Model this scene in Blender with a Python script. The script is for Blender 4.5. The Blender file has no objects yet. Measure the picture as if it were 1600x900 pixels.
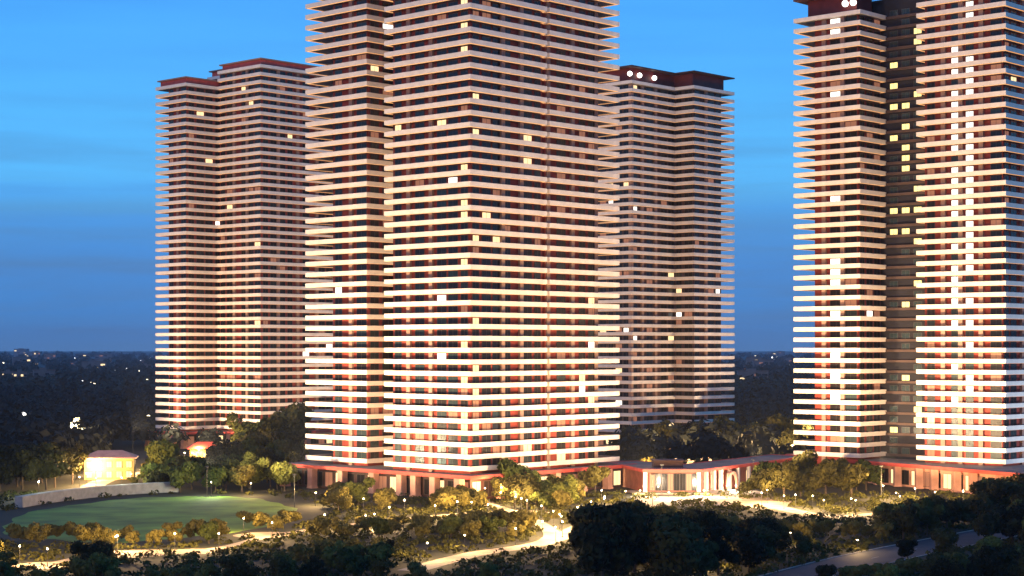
import bpy, math, random
import numpy as np
from math import radians, sin, cos, pi
random.seed(7)
rng = np.random.default_rng(7)
S = bpy.context.scene
COL = S.collection

# ------------------------------------------------------------------ camera
F, CX, HZ, CAMZ = 2774.0, 800.0, 546.0, 43.0      # focal length and horizon in photo pixels (1600 wide)
cam = bpy.data.cameras.new('camera')
camo = bpy.data.objects.new('camera', cam)
COL.objects.link(camo)
camo.location = (0, 0, CAMZ)
camo.rotation_euler = (pi/2, 0, 0)
cam.sensor_width = 36
cam.lens = F / 1600 * 36
cam.shift_y = (HZ - 450) / 1600
cam.clip_start = 1
cam.clip_end = 60000
S.camera = camo

# ------------------------------------------------------------------ sky, afterglow, exposure
W = bpy.data.worlds.new('World')
S.world = W
W.use_nodes = True
nt = W.node_tree
nt.nodes.clear()
N = nt.nodes.new
out = N('ShaderNodeOutputWorld'); bg = N('ShaderNodeBackground')
tc = N('ShaderNodeTexCoord'); sep = N('ShaderNodeSeparateXYZ')
nt.links.new(tc.outputs['Generated'], sep.inputs[0])
ramp = N('ShaderNodeValToRGB')
cr = ramp.color_ramp
cr.elements[0].position = 0.0; cr.elements[0].color = (.085, .21, .44, 1)
cr.elements[1].position = 1.0; cr.elements[1].color = (.03, .15, .52, 1)
for p, c in ((.015, (.064, .24, .60, 1)), (.045, (.070, .27, .68, 1)), (.072, (.080, .34, .80, 1)), (.092, (.105, .50, 1.0, 1)), (.13, (.095, .48, 1.0, 1)), (.20, (.068, .39, 1.0, 1)), (.32, (.058, .34, .95, 1))):
    e = cr.elements.new(p); e.color = c
mp = N('ShaderNodeMapping'); mp.inputs['Scale'].default_value = (7, 7, 95)
nt.links.new(tc.outputs['Generated'], mp.inputs[0])
ns = N('ShaderNodeTexNoise'); ns.inputs['Scale'].default_value = 1.0; ns.inputs['Detail'].default_value = 5
nt.links.new(mp.outputs[0], ns.inputs[0])
# the cloud streaks also bend the bands of the sky a little
dz = N('ShaderNodeMath'); dz.operation = 'MULTIPLY_ADD'; dz.inputs[1].default_value = .05; dz.inputs[2].default_value = -.025
nt.links.new(ns.outputs['Fac'], dz.inputs[0])
da = N('ShaderNodeMath'); da.operation = 'ADD'
nt.links.new(sep.outputs['Z'], da.inputs[0]); nt.links.new(dz.outputs[0], da.inputs[1])
nt.links.new(da.outputs[0], ramp.inputs[0])
r2 = N('ShaderNodeValToRGB'); r2.color_ramp.elements[0].position = .40; r2.color_ramp.elements[1].position = .64
nt.links.new(ns.outputs['Fac'], r2.inputs[0])
# clouds lie low over the horizon and thin out upwards
lo = N('ShaderNodeMapRange'); lo.inputs['From Min'].default_value = .02; lo.inputs['From Max'].default_value = .15
lo.inputs['To Min'].default_value = .65; lo.inputs['To Max'].default_value = .05
nt.links.new(sep.outputs['Z'], lo.inputs[0])
mm = N('ShaderNodeMath'); mm.operation = 'MULTIPLY'
nt.links.new(r2.outputs[0], mm.inputs[0]); nt.links.new(lo.outputs[0], mm.inputs[1])
mx = N('ShaderNodeMixRGB'); mx.inputs[2].default_value = (.09, .19, .38, 1)
nt.links.new(mm.outputs[0], mx.inputs[0]); nt.links.new(ramp.outputs[0], mx.inputs[1])
nt.links.new(mx.outputs[0], bg.inputs[0])
bg.inputs[1].default_value = 1.04
nt.links.new(bg.outputs[0], out.inputs[0])

sl = bpy.data.lights.new('afterglow', 'SUN')
sl.energy = .62; sl.angle = radians(25); sl.color = (1, .62, .38)
so = bpy.data.objects.new('afterglow', sl)
COL.objects.link(so)
so.rotation_euler = (radians(82), 0, radians(-38))
S.view_settings.view_transform = 'Standard'
S.view_settings.look = 'None'
S.view_settings.exposure = 0
S.view_settings.gamma = 1
S.render.engine = 'CYCLES'
S.cycles.max_bounces = 4
S.cycles.diffuse_bounces = 2
S.cycles.glossy_bounces = 2
S.cycles.sample_clamp_indirect = 3

# ------------------------------------------------------------------ helpers
def G(px, py, z=0.0):
    """ground point seen at a photo pixel"""
    Y = (CAMZ - z) * F / (py - HZ)
    return ((px - CX) / F * Y, Y)

def mat(name, col, rough=.7, metal=0, noise=None, emis=None, es=0, spec=.3, bump=0, bscale=1):
    m = bpy.data.materials.new(name)
    m.use_nodes = True
    t = m.node_tree
    b = t.nodes['Principled BSDF']
    b.inputs['Base Color'].default_value = (*col, 1)
    b.inputs['Roughness'].default_value = rough
    b.inputs['Metallic'].default_value = metal
    b.inputs['Specular IOR Level'].default_value = spec
    if noise:
        sc, amt = noise
        tcn = t.nodes.new('ShaderNodeTexCoord')
        n = t.nodes.new('ShaderNodeTexNoise')
        n.inputs['Scale'].default_value = sc
        n.inputs['Detail'].default_value = 6
        t.links.new(tcn.outputs['Object'], n.inputs[0])
        r = t.nodes.new('ShaderNodeValToRGB')
        r.color_ramp.elements[0].position = .3
        r.color_ramp.elements[1].position = .7
        r.color_ramp.elements[0].color = (*[c*(1-amt) for c in col], 1)
        r.color_ramp.elements[1].color = (*[min(1, c*(1+amt)) for c in col], 1)
        t.links.new(n.outputs['Fac'], r.inputs[0])
        t.links.new(r.outputs[0], b.inputs['Base Color'])
    if bump:
        n2 = t.nodes.new('ShaderNodeTexNoise'); n2.inputs['Scale'].default_value = bscale
        tc2 = t.nodes.new('ShaderNodeTexCoord'); t.links.new(tc2.outputs['Object'], n2.inputs[0])
        bp = t.nodes.new('ShaderNodeBump'); bp.inputs['Strength'].default_value = bump
        t.links.new(n2.outputs['Fac'], bp.inputs['Height']); t.links.new(bp.outputs[0], b.inputs['Normal'])
    if emis:
        b.inputs['Emission Color'].default_value = (*emis, 1)
        b.inputs['Emission Strength'].default_value = es
        m.cycles.emission_sampling = 'NONE' if es < 6 else 'AUTO'
    return m

def leafmat(name, a, b_):
    m = bpy.data.materials.new(name); m.use_nodes = True
    t = m.node_tree; b = t.nodes['Principled BSDF']
    oi = t.nodes.new('ShaderNodeObjectInfo'); tcn = t.nodes.new('ShaderNodeTexCoord')
    n = t.nodes.new('ShaderNodeTexNoise'); n.inputs['Scale'].default_value = .45; n.inputs['Detail'].default_value = 4
    t.links.new(tcn.outputs['Object'], n.inputs[0])
    ad = t.nodes.new('ShaderNodeMath'); ad.operation = 'ADD'
    sb = t.nodes.new('ShaderNodeMath'); sb.operation = 'MULTIPLY_ADD'
    sb.inputs[1].default_value = .6; sb.inputs[2].default_value = -.3
    t.links.new(oi.outputs['Random'], sb.inputs[0])
    t.links.new(n.outputs['Fac'], ad.inputs[0]); t.links.new(sb.outputs[0], ad.inputs[1])
    r = t.nodes.new('ShaderNodeValToRGB')
    r.color_ramp.elements[0].position = .3; r.color_ramp.elements[1].position = .7
    r.color_ramp.elements[0].color = (*a, 1); r.color_ramp.elements[1].color = (*b_, 1)
    t.links.new(ad.outputs[0], r.inputs[0]); t.links.new(r.outputs[0], b.inputs['Base Color'])
    b.inputs['Roughness'].default_value = .75
    b.inputs['Specular IOR Level'].default_value = .06
    return m

M = {}
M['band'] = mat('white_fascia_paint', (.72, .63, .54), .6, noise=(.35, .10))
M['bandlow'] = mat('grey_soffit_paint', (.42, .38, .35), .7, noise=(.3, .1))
M['wall'] = mat('terracotta_render', (.20, .030, .020), .75, noise=(.22, .35))
M['dwall'] = mat('dark_brown_cladding', (.055, .022, .018), .6, noise=(.3, .3))
M['pier'] = mat('pale_pier_paint', (.26, .16, .125), .7, noise=(.3, .12))
M['white'] = mat('pale_column_paint', (.62, .52, .46), .7, noise=(.3, .12))
M['frame'] = mat('dark_window_frame', (.05, .045, .045), .4)
M['glass'] = mat('dark_window_glass', (.015, .012, .012), .2, spec=.3)
M['teal'] = mat('blue_tinted_glass', (.022, .034, .038), .2, spec=.35)
M['warm'] = mat('lit_room_warm', (.3, .2, .1), .5, emis=(1, .72, .36), es=1.5)
M['dimw'] = mat('lit_room_dim', (.2, .1, .06), .5, emis=(1, .40, .22), es=.28)
M['cool'] = mat('lit_room_cool', (.3, .3, .3), .5, emis=(1, .93, .80), es=1.9)
M['yell'] = mat('lit_stair_yellow', (.3, .25, .1), .5, emis=(1, .80, .28), es=1.6)
M['strip'] = mat('soffit_light_strip', (.4, .3, .2), .5, emis=(1, .44, .15), es=1.0)
M['lamp'] = mat('lamp_glow', (.9, .8, .6), .5, emis=(1, .83, .5), es=5)
M['lampw'] = mat('white_lamp_glow', (.9, .9, .9), .5, emis=(1, .95, .85), es=4)
M['pole'] = mat('lamp_post_metal', (.08, .08, .08), .4, .6)
M['red'] = mat('red_roof_fascia', (.50, .075, .055), .6, noise=(.4, .2))
M['crown_dark'] = mat('dark_red_crown_paint', (.13, .018, .014), .6, noise=(.4, .2))
M['roof'] = mat('grey_roof_deck', (.16, .14, .13), .9, noise=(.15, .3))
M['core'] = mat('slate_core_cladding', (.012, .010, .014), .8, noise=(.2, .25))
M['brick_red'] = mat('brick_red_render', (.34, .11, .07), .7, noise=(.5, .25))
M['core_ledge'] = mat('core_ledge_paint', (.06, .035, .028), .7, noise=(.3, .2))
M['ochre'] = mat('ochre_plaster', (.50, .36, .12), .8, noise=(.3, .2))
M['stone'] = mat('salmon_stone', (.52, .27, .19), .7, noise=(.4, .2))
M['pave'] = mat('beige_paving', (.27, .21, .16), .85, noise=(.25, .3))
M['path'] = mat('grey_path_paving', (.24, .25, .25), .85, noise=(.2, .25))
M['lawn'] = mat('mown_lawn_grass', (.11, .19, .02), .9, noise=(.09, .5), bump=.3, bscale=3)
M['asph'] = mat('road_asphalt', (.035, .038, .045), .8, noise=(.2, .3))
M['kerb'] = mat('kerb_concrete', (.30, .28, .26), .8, noise=(.5, .2))
M['ground'] = mat('dark_ground_cover', (.016, .017, .008), .95, noise=(.05, .5))
M['bark'] = mat('tree_bark', (.07, .05, .035), .9, noise=(2, .3))
M['leafd'] = leafmat('dark_leaves', (.012, .013, .005), (.050, .046, .014))
M['leafo'] = leafmat('olive_leaves', (.045, .042, .013), (.115, .098, .026))
M['leafg'] = leafmat('green_leaves', (.035, .045, .012), (.11, .12, .028))
M['marking'] = mat('road_marking_paint', (.35, .35, .34), .7)
M['shrub'] = leafmat('shrub_leaves', (.012, .016, .005), (.060, .058, .014))
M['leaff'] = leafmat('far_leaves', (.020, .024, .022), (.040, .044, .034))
M['fwall'] = mat('far_house_wall', (.12, .11, .11), .8, noise=(.1, .2))
M['froof'] = mat('far_house_roof', (.12, .07, .05), .8)

def tag(o, label=None, cat=None, group=None, kind=None):
    if label: o['label'] = label
    if cat: o['category'] = cat
    if group: o['group'] = group
    if kind: o['kind'] = kind
    return o

def empty(name, loc=(0, 0, 0), rz=0):
    o = bpy.data.objects.new(name, None)
    COL.objects.link(o); o.location = loc; o.rotation_euler = (0, 0, rz)
    o.empty_display_size = 1
    return o

class MB:
    def __init__(s): s.v = []; s.f = []; s.m = []
    def add(s, vs, fs, mi=0):
        n = len(s.v); s.v += [tuple(p) for p in vs]
        s.f += [tuple(i + n for i in f) for f in fs]; s.m += [mi] * len(fs)
    def box(s, x0, y0, z0, x1, y1, z1, mi=0):
        s.add([(x0,y0,z0),(x1,y0,z0),(x1,y1,z0),(x0,y1,z0),(x0,y0,z1),(x1,y0,z1),(x1,y1,z1),(x0,y1,z1)],
              [(3,2,1,0),(4,5,6,7),(0,1,5,4),(1,2,6,5),(2,3,7,6),(3,0,4,7)], mi)
    def obox(s, o, u, n, a0, a1, b0, b1, z0, z1, mi=0):
        """box between a0..a1 along u, b0..b1 along n from point o"""
        P = lambda a, b, z: (o[0]+u[0]*a+n[0]*b, o[1]+u[1]*a+n[1]*b, z)
        s.add([P(a0,b0,z0),P(a1,b0,z0),P(a1,b1,z0),P(a0,b1,z0),P(a0,b0,z1),P(a1,b0,z1),P(a1,b1,z1),P(a0,b1,z1)],
              [(3,2,1,0),(4,5,6,7),(0,1,5,4),(1,2,6,5),(2,3,7,6),(3,0,4,7)], mi)
    def prism(s, poly, z0, z1, mi=0, cap=True):
        n = len(poly)
        vs = [(p[0],p[1],z0) for p in poly] + [(p[0],p[1],z1) for p in poly]
        fs = [(i,(i+1)%n,(i+1)%n+n,i+n) for i in range(n)]
        if cap: fs += [tuple(range(n-1,-1,-1)), tuple(range(n,2*n))]
        s.add(vs, fs, mi)
    def sweep(s, poly, prof, mi=0):
        n = len(poly); k = len(prof)
        rings = [offset(poly, o) for o, z in prof]
        vs = [(rings[j][i][0], rings[j][i][1], prof[j][1]) for i in range(n) for j in range(k)]
        fs = [(i*k+j, ((i+1)%n)*k+j, ((i+1)%n)*k+(j+1)%k, i*k+(j+1)%k) for i in range(n) for j in range(k)]
        s.add(vs, fs, mi)
    def tube(s, p0, p1, r0, r1, n=8, mi=0, cap=True):
        p0 = np.array(p0, float); p1 = np.array(p1, float); d = p1-p0; d /= np.linalg.norm(d)
        a = np.cross(d, (0,0,1) if abs(d[2]) < .9 else (1,0,0)); a /= np.linalg.norm(a); b = np.cross(d, a)
        vs = [p0+(a*cos(2*pi*i/n)+b*sin(2*pi*i/n))*r0 for i in range(n)] + [p1+(a*cos(2*pi*i/n)+b*sin(2*pi*i/n))*r1 for i in range(n)]
        fs = [(i,i+n,(i+1)%n+n,(i+1)%n) for i in range(n)]
        if cap: fs += [tuple(range(n)), tuple(range(2*n-1,n-1,-1))]
        s.add(vs, fs, mi)
    def ball(s, c, r, n=8, k=5, mi=0, sz=1):
        vs = [(c[0],c[1],c[2]+r*sz)]
        for j in range(1,k):
            t = pi*j/k
            vs += [(c[0]+r*sin(t)*cos(2*pi*i/n), c[1]+r*sin(t)*sin(2*pi*i/n), c[2]+r*sz*cos(t)) for i in range(n)]
        vs.append((c[0],c[1],c[2]-r*sz))
        fs = [(0,1+i,1+(i+1)%n) for i in range(n)]
        for j in range(k-2):
            a = 1+j*n
            fs += [(a+i,a+n+i,a+n+(i+1)%n,a+(i+1)%n) for i in range(n)]
        a = 1+(k-2)*n; e = len(vs)-1
        fs += [(e,a+(i+1)%n,a+i) for i in range(n)]
        s.add(vs, fs, mi)
    def mesh(s, name, mats):
        me = bpy.data.meshes.new(name)
        me.from_pydata(s.v, [], s.f)
        for m in (mats if isinstance(mats, (list, tuple)) else [mats]): me.materials.append(m)
        me.polygons.foreach_set('material_index', s.m)
        me.update()
        return me
    def build(s, name, mats, parent=None, loc=(0,0,0), rz=0):
        return link(s.mesh(name, mats), name, parent, loc, rz)

def link(me, name, parent=None, loc=(0,0,0), rz=0):
    o = bpy.data.objects.new(name, me)
    COL.objects.link(o); o.parent = parent; o.location = loc; o.rotation_euler = (0, 0, rz)
    return o

def offset(poly, d):
    """inward miter offset of a counter-clockwise polygon"""
    if abs(d) < 1e-9: return list(poly)
    n = len(poly); res = []
    for i in range(n):
        p0, p1, p2 = poly[i-1], poly[i], poly[(i+1)%n]
        a = (p1[0]-p0[0], p1[1]-p0[1]); b = (p2[0]-p1[0], p2[1]-p1[1])
        la = math.hypot(*a); lb = math.hypot(*b)
        na = (-a[1]/la, a[0]/la); nb = (-b[1]/lb, b[0]/lb)
        k = d/(1+na[0]*nb[0]+na[1]*nb[1])
        res.append((p1[0]+(na[0]+nb[0])*k, p1[1]+(na[1]+nb[1])*k))
    return res

def spot(name, loc, target, power, size=80, blend=.6, col=(1,.70,.40), parent=None, r=.6):
    l = bpy.data.lights.new(name, 'SPOT'); l.energy = power; l.color = col
    l.spot_size = radians(size); l.spot_blend = blend; l.shadow_soft_size = r
    o = bpy.data.objects.new(name, l); COL.objects.link(o)
    o.location = loc
    from mathutils import Vector
    o.rotation_euler = (Vector(target)-Vector(loc)).to_track_quat('-Z', 'Y').to_euler()
    return o

# ------------------------------------------------------------------ towers
FH = 3.4                       # storey height
ZB = CAMZ - 10.0*FH - .82      # underside of the lowest band
RZ = math.atan2(.731, .682)    # every tower stands at this angle
BH = 1.33                      # height of a band

def world(orig, x, y):
    c, s_ = cos(RZ), sin(RZ)
    return (orig[0]+c*x-s_*y, orig[1]+s_*x+c*y)

def band_mesh(poly, low=False):
    b = MB()
    b.sweep(poly, [(0,0),(.04,-.04) if 0 else (0,.02),(0,BH-.06),(.06,BH),(.24,BH),(.28,BH-.05),(.28,.42),(.10,.42)], 0)
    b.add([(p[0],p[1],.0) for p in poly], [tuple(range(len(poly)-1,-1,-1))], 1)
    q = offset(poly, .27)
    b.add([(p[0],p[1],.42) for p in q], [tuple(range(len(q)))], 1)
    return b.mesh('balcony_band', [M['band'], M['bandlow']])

def strip_mesh(poly):
    b = MB()
    b.sweep(poly, [(.30,0),(.30,-.06),(.85,-.06),(.85,0)], 0)
    return b.mesh('soffit_light', M['strip'])

WIN = {}
def win_mesh(w, h, glass):
    key = (round(w,2), round(h,2), glass)
    if key not in WIN:
        f = MB(); t = .12
        f.box(-w/2,-.06,0, -w/2+t,.08,h); f.box(w/2-t,-.06,0, w/2,.08,h)
        f.box(-w/2+t,-.06,h-t, w/2-t,.08,h); f.box(-w/2+t,-.06,0, w/2-t,.08,t)
        f.box(-.04,-.05,t, .04,.07,h-t)
        p = MB(); p.box(-w/2+t,-.01,t, w/2-t,.03,h-t)
        WIN[key] = (f.mesh('window', M['frame']), p.mesh('pane', M[glass]))
    return WIN[key]

def tower(name, label, orig, blocks, wallpoly, piers, lit, limit=290, wallmat='wall'):
    """blocks: [(slab outline, first floor, last floor, crown)]"""
    root = empty(name, (orig[0], orig[1], 0), RZ)
    tag(root, label, 'tower', 'banded residential towers')
    for poly, k0, k1, crown in blocks:
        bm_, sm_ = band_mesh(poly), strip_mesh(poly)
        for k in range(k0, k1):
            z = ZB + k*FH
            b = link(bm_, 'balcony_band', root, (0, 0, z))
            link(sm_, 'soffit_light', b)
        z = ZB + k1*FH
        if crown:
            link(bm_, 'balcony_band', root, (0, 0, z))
            ch = 2*FH if crown == 2 else FH
            c = MB(); c.prism(offset(poly, 3.4 if crown == 2 else 1.6), z+.4, z+ch+.3)
            c.build('crown_wall', M['crown_dark'] if crown == 2 else M['red'], root)
            r = MB(); r.prism(offset(poly, -.1 if crown == 2 else .5), z+ch+.3, z+ch+.8)
            r.build('roof', M['dwall'] if crown == 2 else M['pier'], root)
        else:
            r = MB(); r.prism(offset(poly, .3), z, z+.9)
            r.build('roof', M['roof'], root)
    top = max(b[2] for b in blocks)
    for wp, k1 in wallpoly:
        w = MB(); w.prism(wp, 0, ZB+k1*FH+.1)
        w.build('wall', M[wallmat], root)
    wins = []
    for wp, k1 in wallpoly:
        n = len(wp)
        for i in range(n):
            a, b = wp[i], wp[(i+1)%n]
            dx, dy = b[0]-a[0], b[1]-a[1]; L = math.hypot(dx, dy)
            if L < 3: continue
            u = (dx/L, dy/L); nn = (u[1], -u[0])
            mid = world(orig, (a[0]+b[0])/2, (a[1]+b[1])/2)
            nw = (cos(RZ)*nn[0]-sin(RZ)*nn[1], sin(RZ)*nn[0]+cos(RZ)*nn[1])
            if nw[0]*mid[0]+nw[1]*mid[1] > 0: continue     # only the faces turned to the camera's side
            nb = max(1, int(L/4.3)); pitch = L/nb
            ang = math.atan2(u[1], u[0])
            for j in range(nb):
                s_ = (j+.5)*pitch
                if any(abs(a[0]+u[0]*s_-p[0]) + abs(a[1]+u[1]*s_-p[1]) < 1.6 for p in piers): continue
                w_ = pitch*(.84 if (j*7+i*3) % 3 else .62)
                for k in range(0, k1):
                    x, y = a[0]+u[0]*s_+nn[0]*.06, a[1]+u[1]*s_+nn[1]*.06
                    X, Y = world(orig, x, y)
                    g = lit(CX+F*X/Y, HZ-(ZB+k*FH-CAMZ)*F/Y, k)
                    wins.append((Y + abs(k-10)*.3, x, y, ZB+k*FH+.44, ang, w_, g))
    wins.sort(key=lambda t: t[0])
    for _, x, y, z, ang, w_, g in wins[:limit]:
        fm, pm = win_mesh(w_, 2.75, g)
        o = link(fm, 'window', root, (x, y, z), ang)
        link(pm, 'pane', o)
    rest = MB(); gl = ['glass','teal','warm','dimw','cool','yell']
    for _, x, y, z, ang, w_, g in wins[limit:]:
        u = (cos(ang), sin(ang)); nn = (u[1], -u[0]); t = .12
        for (a0,a1,z0,z1) in ((-w_/2,-w_/2+t,0,2.75),(w_/2-t,w_/2,0,2.75),(-.04,.04,t,2.63)):
            rest.obox((x,y),u,nn,a0,a1,-.08,.06,z+z0,z+z1,0)
        rest.obox((x,y),u,nn,-w_/2+t,w_/2-t,-.04,.02,z,z+2.75,1+gl.index(g))
    if rest.v:
        o = rest.build('window_rows', [M['frame']]+[M[g] for g in gl], root); tag(o, kind='stuff')
    for (x, y, k1) in [(p[0], p[1], p[2] if len(p) > 2 else top) for p in piers]:
        p = MB(); p.box(x-.75, y-.75, 0, x+.75, y+.75, ZB+k1*FH+.1)
        p.build('pier', M['pier'], root)
    return root

def rlit(p, c=.5):
    r = random.random()
    if r < p*.5: return 'cool' if random.random() < c else 'warm'
    p *= .5
    if r < p*3.4: return 'dimw'
    if r < p*3.4+.09: return 'teal'
    return 'glass'

# centre tower -------------------------------------------------------
OC = (-11.9, 507)
polyC = [(0,0),(32.9,0),(32.9,1.6),(34.0,1.6),(34.0,0),(66.8,0),(66.8,77),(4,77),(4,48.2),(16,48.2),(16,36.1),(0,36.1)]
wallC = [(2.0,2.0),(32.9,2.0),(32.9,3.2),(34,3.2),(34,2.0),(58.4,2.0),(58.4,9.5),(64.8,9.5),(64.8,66),(16.5,66),(6.0,66),(6.0,50.0),(17.4,50.0),(17.4,34.3),(2.0,34.3)]
def litC(px, py, k):
    if 720 < px < 745 and random.random() < .14: return 'warm'
    if px < 720 and py > 380: return rlit(.05) if random.random() < .7 else 'teal'
    return rlit(.05, .3)
tower('apartment_tower', 'tallest central banded apartment tower cut off by the top of the photo', OC,
      [(polyC, 0, 46, 1)], [(wallC, 46)],
      [(1.9,17.5),(1.9,27),(3.0,3.0),(15,1.9),(23,1.9),(35.2,2.2),(46,1.9),(5.9,57),(57.6,2.4)], litC)

# left tower ---------------------------------------------------------
OL = (-108.2, 764)
pL2 = [(0,0),(45,0),(45,48),(8,48),(8,30.1),(0,30.1)]
pL1 = [(-17.2,30.2),(7.9,30.2),(7.9,52.1),(-17.2,52.1)]
wL2 = [(2,2),(43,2),(43,46),(9,46),(9,31),(2,31)]
wL1 = [(-15.2,32.0),(8.9,32.0),(8.9,50),(-8,50),(-8,45),(-15.2,45)]
tower('apartment_tower', 'farther banded tower left of the central tower with a stepped lower wing', OL,
      [(pL2, 0, 46, 1), (pL1, 0, 44, 1)], [(wL2, 46), (wL1, 44)],
      [(1.9,11),(1.9,20),(11,1.9),(22,1.9),(33,1.9),(-15,38,44)], lambda px,py,k: rlit(.045 if px > 400 else .03, .2))

# tower behind on the right -----------------------------------------
OR_ = (50.0, 742)
pR = [(0,0),(29.6,0),(29.6,-10.2),(58.7,-10.2),(58.7,30),(0,30)]
wR = [(2,2),(31.6,2),(31.6,-8.2),(51.5,-8.2),(51.5,0),(56.5,0),(56.5,28),(2,28)]
tower('apartment_tower', 'dark banded tower standing behind the right edge of the central tower', OR_,
      [(pR, 0, 43, 2)], [(wR, 43)],
      [(1.9,1.9),(9,1.9),(18,1.9),(40,-8.3)], lambda px,py,k: rlit(.08 if (py > 300 and px < 1062) else .02, .7), wallmat='dwall')

# right tower, two wings joined by a dark core -----------------------
OE = (111.8, 570)
pE1 = [(0,0),(15.9,0),(15.9,25.5),(0,25.5)]
pE2 = [(3.4,-49),(52,-49),(52,-18.3),(3.4,-18.3)]
wE1 = [(2,2),(15.5,2),(15.5,18.5),(2,18.5)]
wE2 = [(5.4,-47),(50,-47),(50,-20.2),(5.4,-20.2)]
def litE(px, py, k):
    if px > 1425:
        if 1455 < px < 1522:
            q = .85 if 100 < py < 490 else .25
            return 'cool' if random.random() < q else 'teal'
        return rlit(.05, .3)
    if 1300 < px < 1325 and random.random() < .3: return 'cool'
    return rlit(.05, .3)
E = tower('apartment_tower', 'right banded tower of two wings joined by a dark glazed core', OE,
      [(pE1, 0, 42, 2), (pE2, 0, 46, 1)], [(wE1, 42), (wE2, 46)],
      [(1.9,7.5,42),(1.9,14.6,42),(5.3,-27),(5.3,-33),(5.3,-40),(17,-47.1),(28,-47.1)], litE)
c = MB(); c.box(15.95,-18.3,0, 44,24,ZB+44*FH); c.build('core', M['core'], E)
cs = MB()
for k in range(0, 43):
    cs.box(15.3,-18.2,ZB+k*FH, 15.95,-.1,ZB+k*FH+.8)
o = cs.build('core_ledge', M['core_ledge'], E)
for k in range(0, 43):
    for j in range(4):
        y = -16 + j*4.4
        if random.random() < .6:
            g = 'yell' if random.random() < (.7 if 17 < k < 32 and k % 5 in (0,1) else .16) else 'teal'
            fm, pm = win_mesh(3.0, 2.0, g)
            w = link(fm, 'window', E, (15.90, y, ZB+k*FH+.8), -pi/2)
            link(pm, 'pane', w)

# bright lamps in the crowns
def crown_lamps(root_name, pts, z):
    r = [o for o in COL.objects if o.get('label') == root_name][0]
    for x, y in pts:
        b = MB(); b.ball((0,0,0), 1.1, mi=0); b.build('crown_light', M['lampw'], r, (x, y, z))
crown_lamps('dark banded tower standing behind the right edge of the central tower', [(1.5,2.2),(8,2.2),(18,2.2)], ZB+43*FH+4.3)
crown_lamps('right banded tower of two wings joined by a dark glazed core', [(2.2,7),(2.2,4)], ZB+42*FH+4.3)

# ------------------------------------------------------------------ podiums and pavilion
def podium(name, label, orig, poly, zt, cols, cw=1.1, inset=3.5, wm='dwall', rz=RZ):
    root = empty(name, (orig[0], orig[1], 0), rz); tag(root, label, 'podium' if name == 'podium' else 'building')
    w = MB(); w.prism(offset(poly, inset), 0, zt-.9); w.build('wall', M[wm], root)
    r = MB(); r.prism(offset(poly, .12), zt-.25, zt-.02); r.build('roof', M['roof'], root)
    f = MB(); f.sweep(poly, [(0,zt-1.0),(0,zt),(.12,zt+.06),(.5,zt+.06),(.5,zt-.26),(inset-.1,zt-.3),(inset-.1,zt-1.0)]); f.build('fascia', M['red'], root)
    for x, y in cols:
        c = MB(); c.box(-cw,-cw,0,cw,cw,zt-1.0); c.box(-cw-.15,-cw-.15,0,cw+.15,cw+.15,.5)
        c.build('column', M['stone'], root, (x, y, 0))
    n = len(poly); q = offset(poly, inset)
    for i in range(n):
        a, b = q[i], q[(i+1)%n]; L = math.hypot(b[0]-a[0], b[1]-a[1])
        if L < 6: continue
        u = ((b[0]-a[0])/L, (b[1]-a[1])/L); nn = (u[1], -u[0])
        wx = cos(rz)*nn[0]-sin(rz)*nn[1]; wy = sin(rz)*nn[0]+cos(rz)*nn[1]
        X = orig[0]+cos(rz)*a[0]-sin(rz)*a[1]; Y = orig[1]+sin(rz)*a[0]+cos(rz)*a[1]
        if wx*X+wy*Y > 0: continue
        nb = int(L/4.6); pt = L/nb
        for j in range(nb):
            s_ = (j+.5)*pt
            g = random.choice(['glass','glass','dimw','warm'])
            fm, pm = win_mesh(3.6, 4.6, g)
            o = link(fm, 'window', root, (a[0]+u[0]*s_+nn[0]*.06, a[1]+u[1]*s_+nn[1]*.06, .6), math.atan2(u[1], u[0]))
            link(pm, 'pane', o)
    return root

pC = offset([(0,0),(66.8,0),(66.8,77),(0,77)], -4.0)
podium('podium', 'red trimmed podium with salmon columns under the central tower', OC, pC, 7.2,
       [(-2.5, y) for y in (2,12,20,26,38,52,66,79)] + [(x, -2.5) for x in (10,22,34,46,58,68)])
pL = offset([(0,0),(45,0),(45,52),(-17.2,52),(-17.2,30),(0,30)], -4.0)
podium('podium', 'low red podium under the farther tower on the left', OL, pL, 7.2,
       [(-19.5, y) for y in (28,36,44,54)] + [(-2.5, y) for y in (0,9,18)] + [(x,-2.5) for x in (12,24)])
podium('podium', 'low podium under the dark tower behind the trees', OR_, offset(pR, -3.0), 7.0, [(x,-12) for x in (32,42,52)] + [(x,-1.8) for x in (2,14)])
# right podium: outline in world axes
pe = [(93,604),(97,596),(112,569),(149,504),(215,560),(170,640)]
pe = [(p[0]-112, p[1]-569) for p in pe]
colE = []
for t in (.08,.2,.33,.42,.55,.64,.78,.9,.98):
    a, b = pe[2], pe[3]; colE.append((a[0]+(b[0]-a[0])*t+1.6, a[1]+(b[1]-a[1])*t+1.4))
podium('podium', 'salmon lit podium with red roof edge under the right tower', (112,569), pe, 7.4, colE, wm='stone', rz=0)

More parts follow.
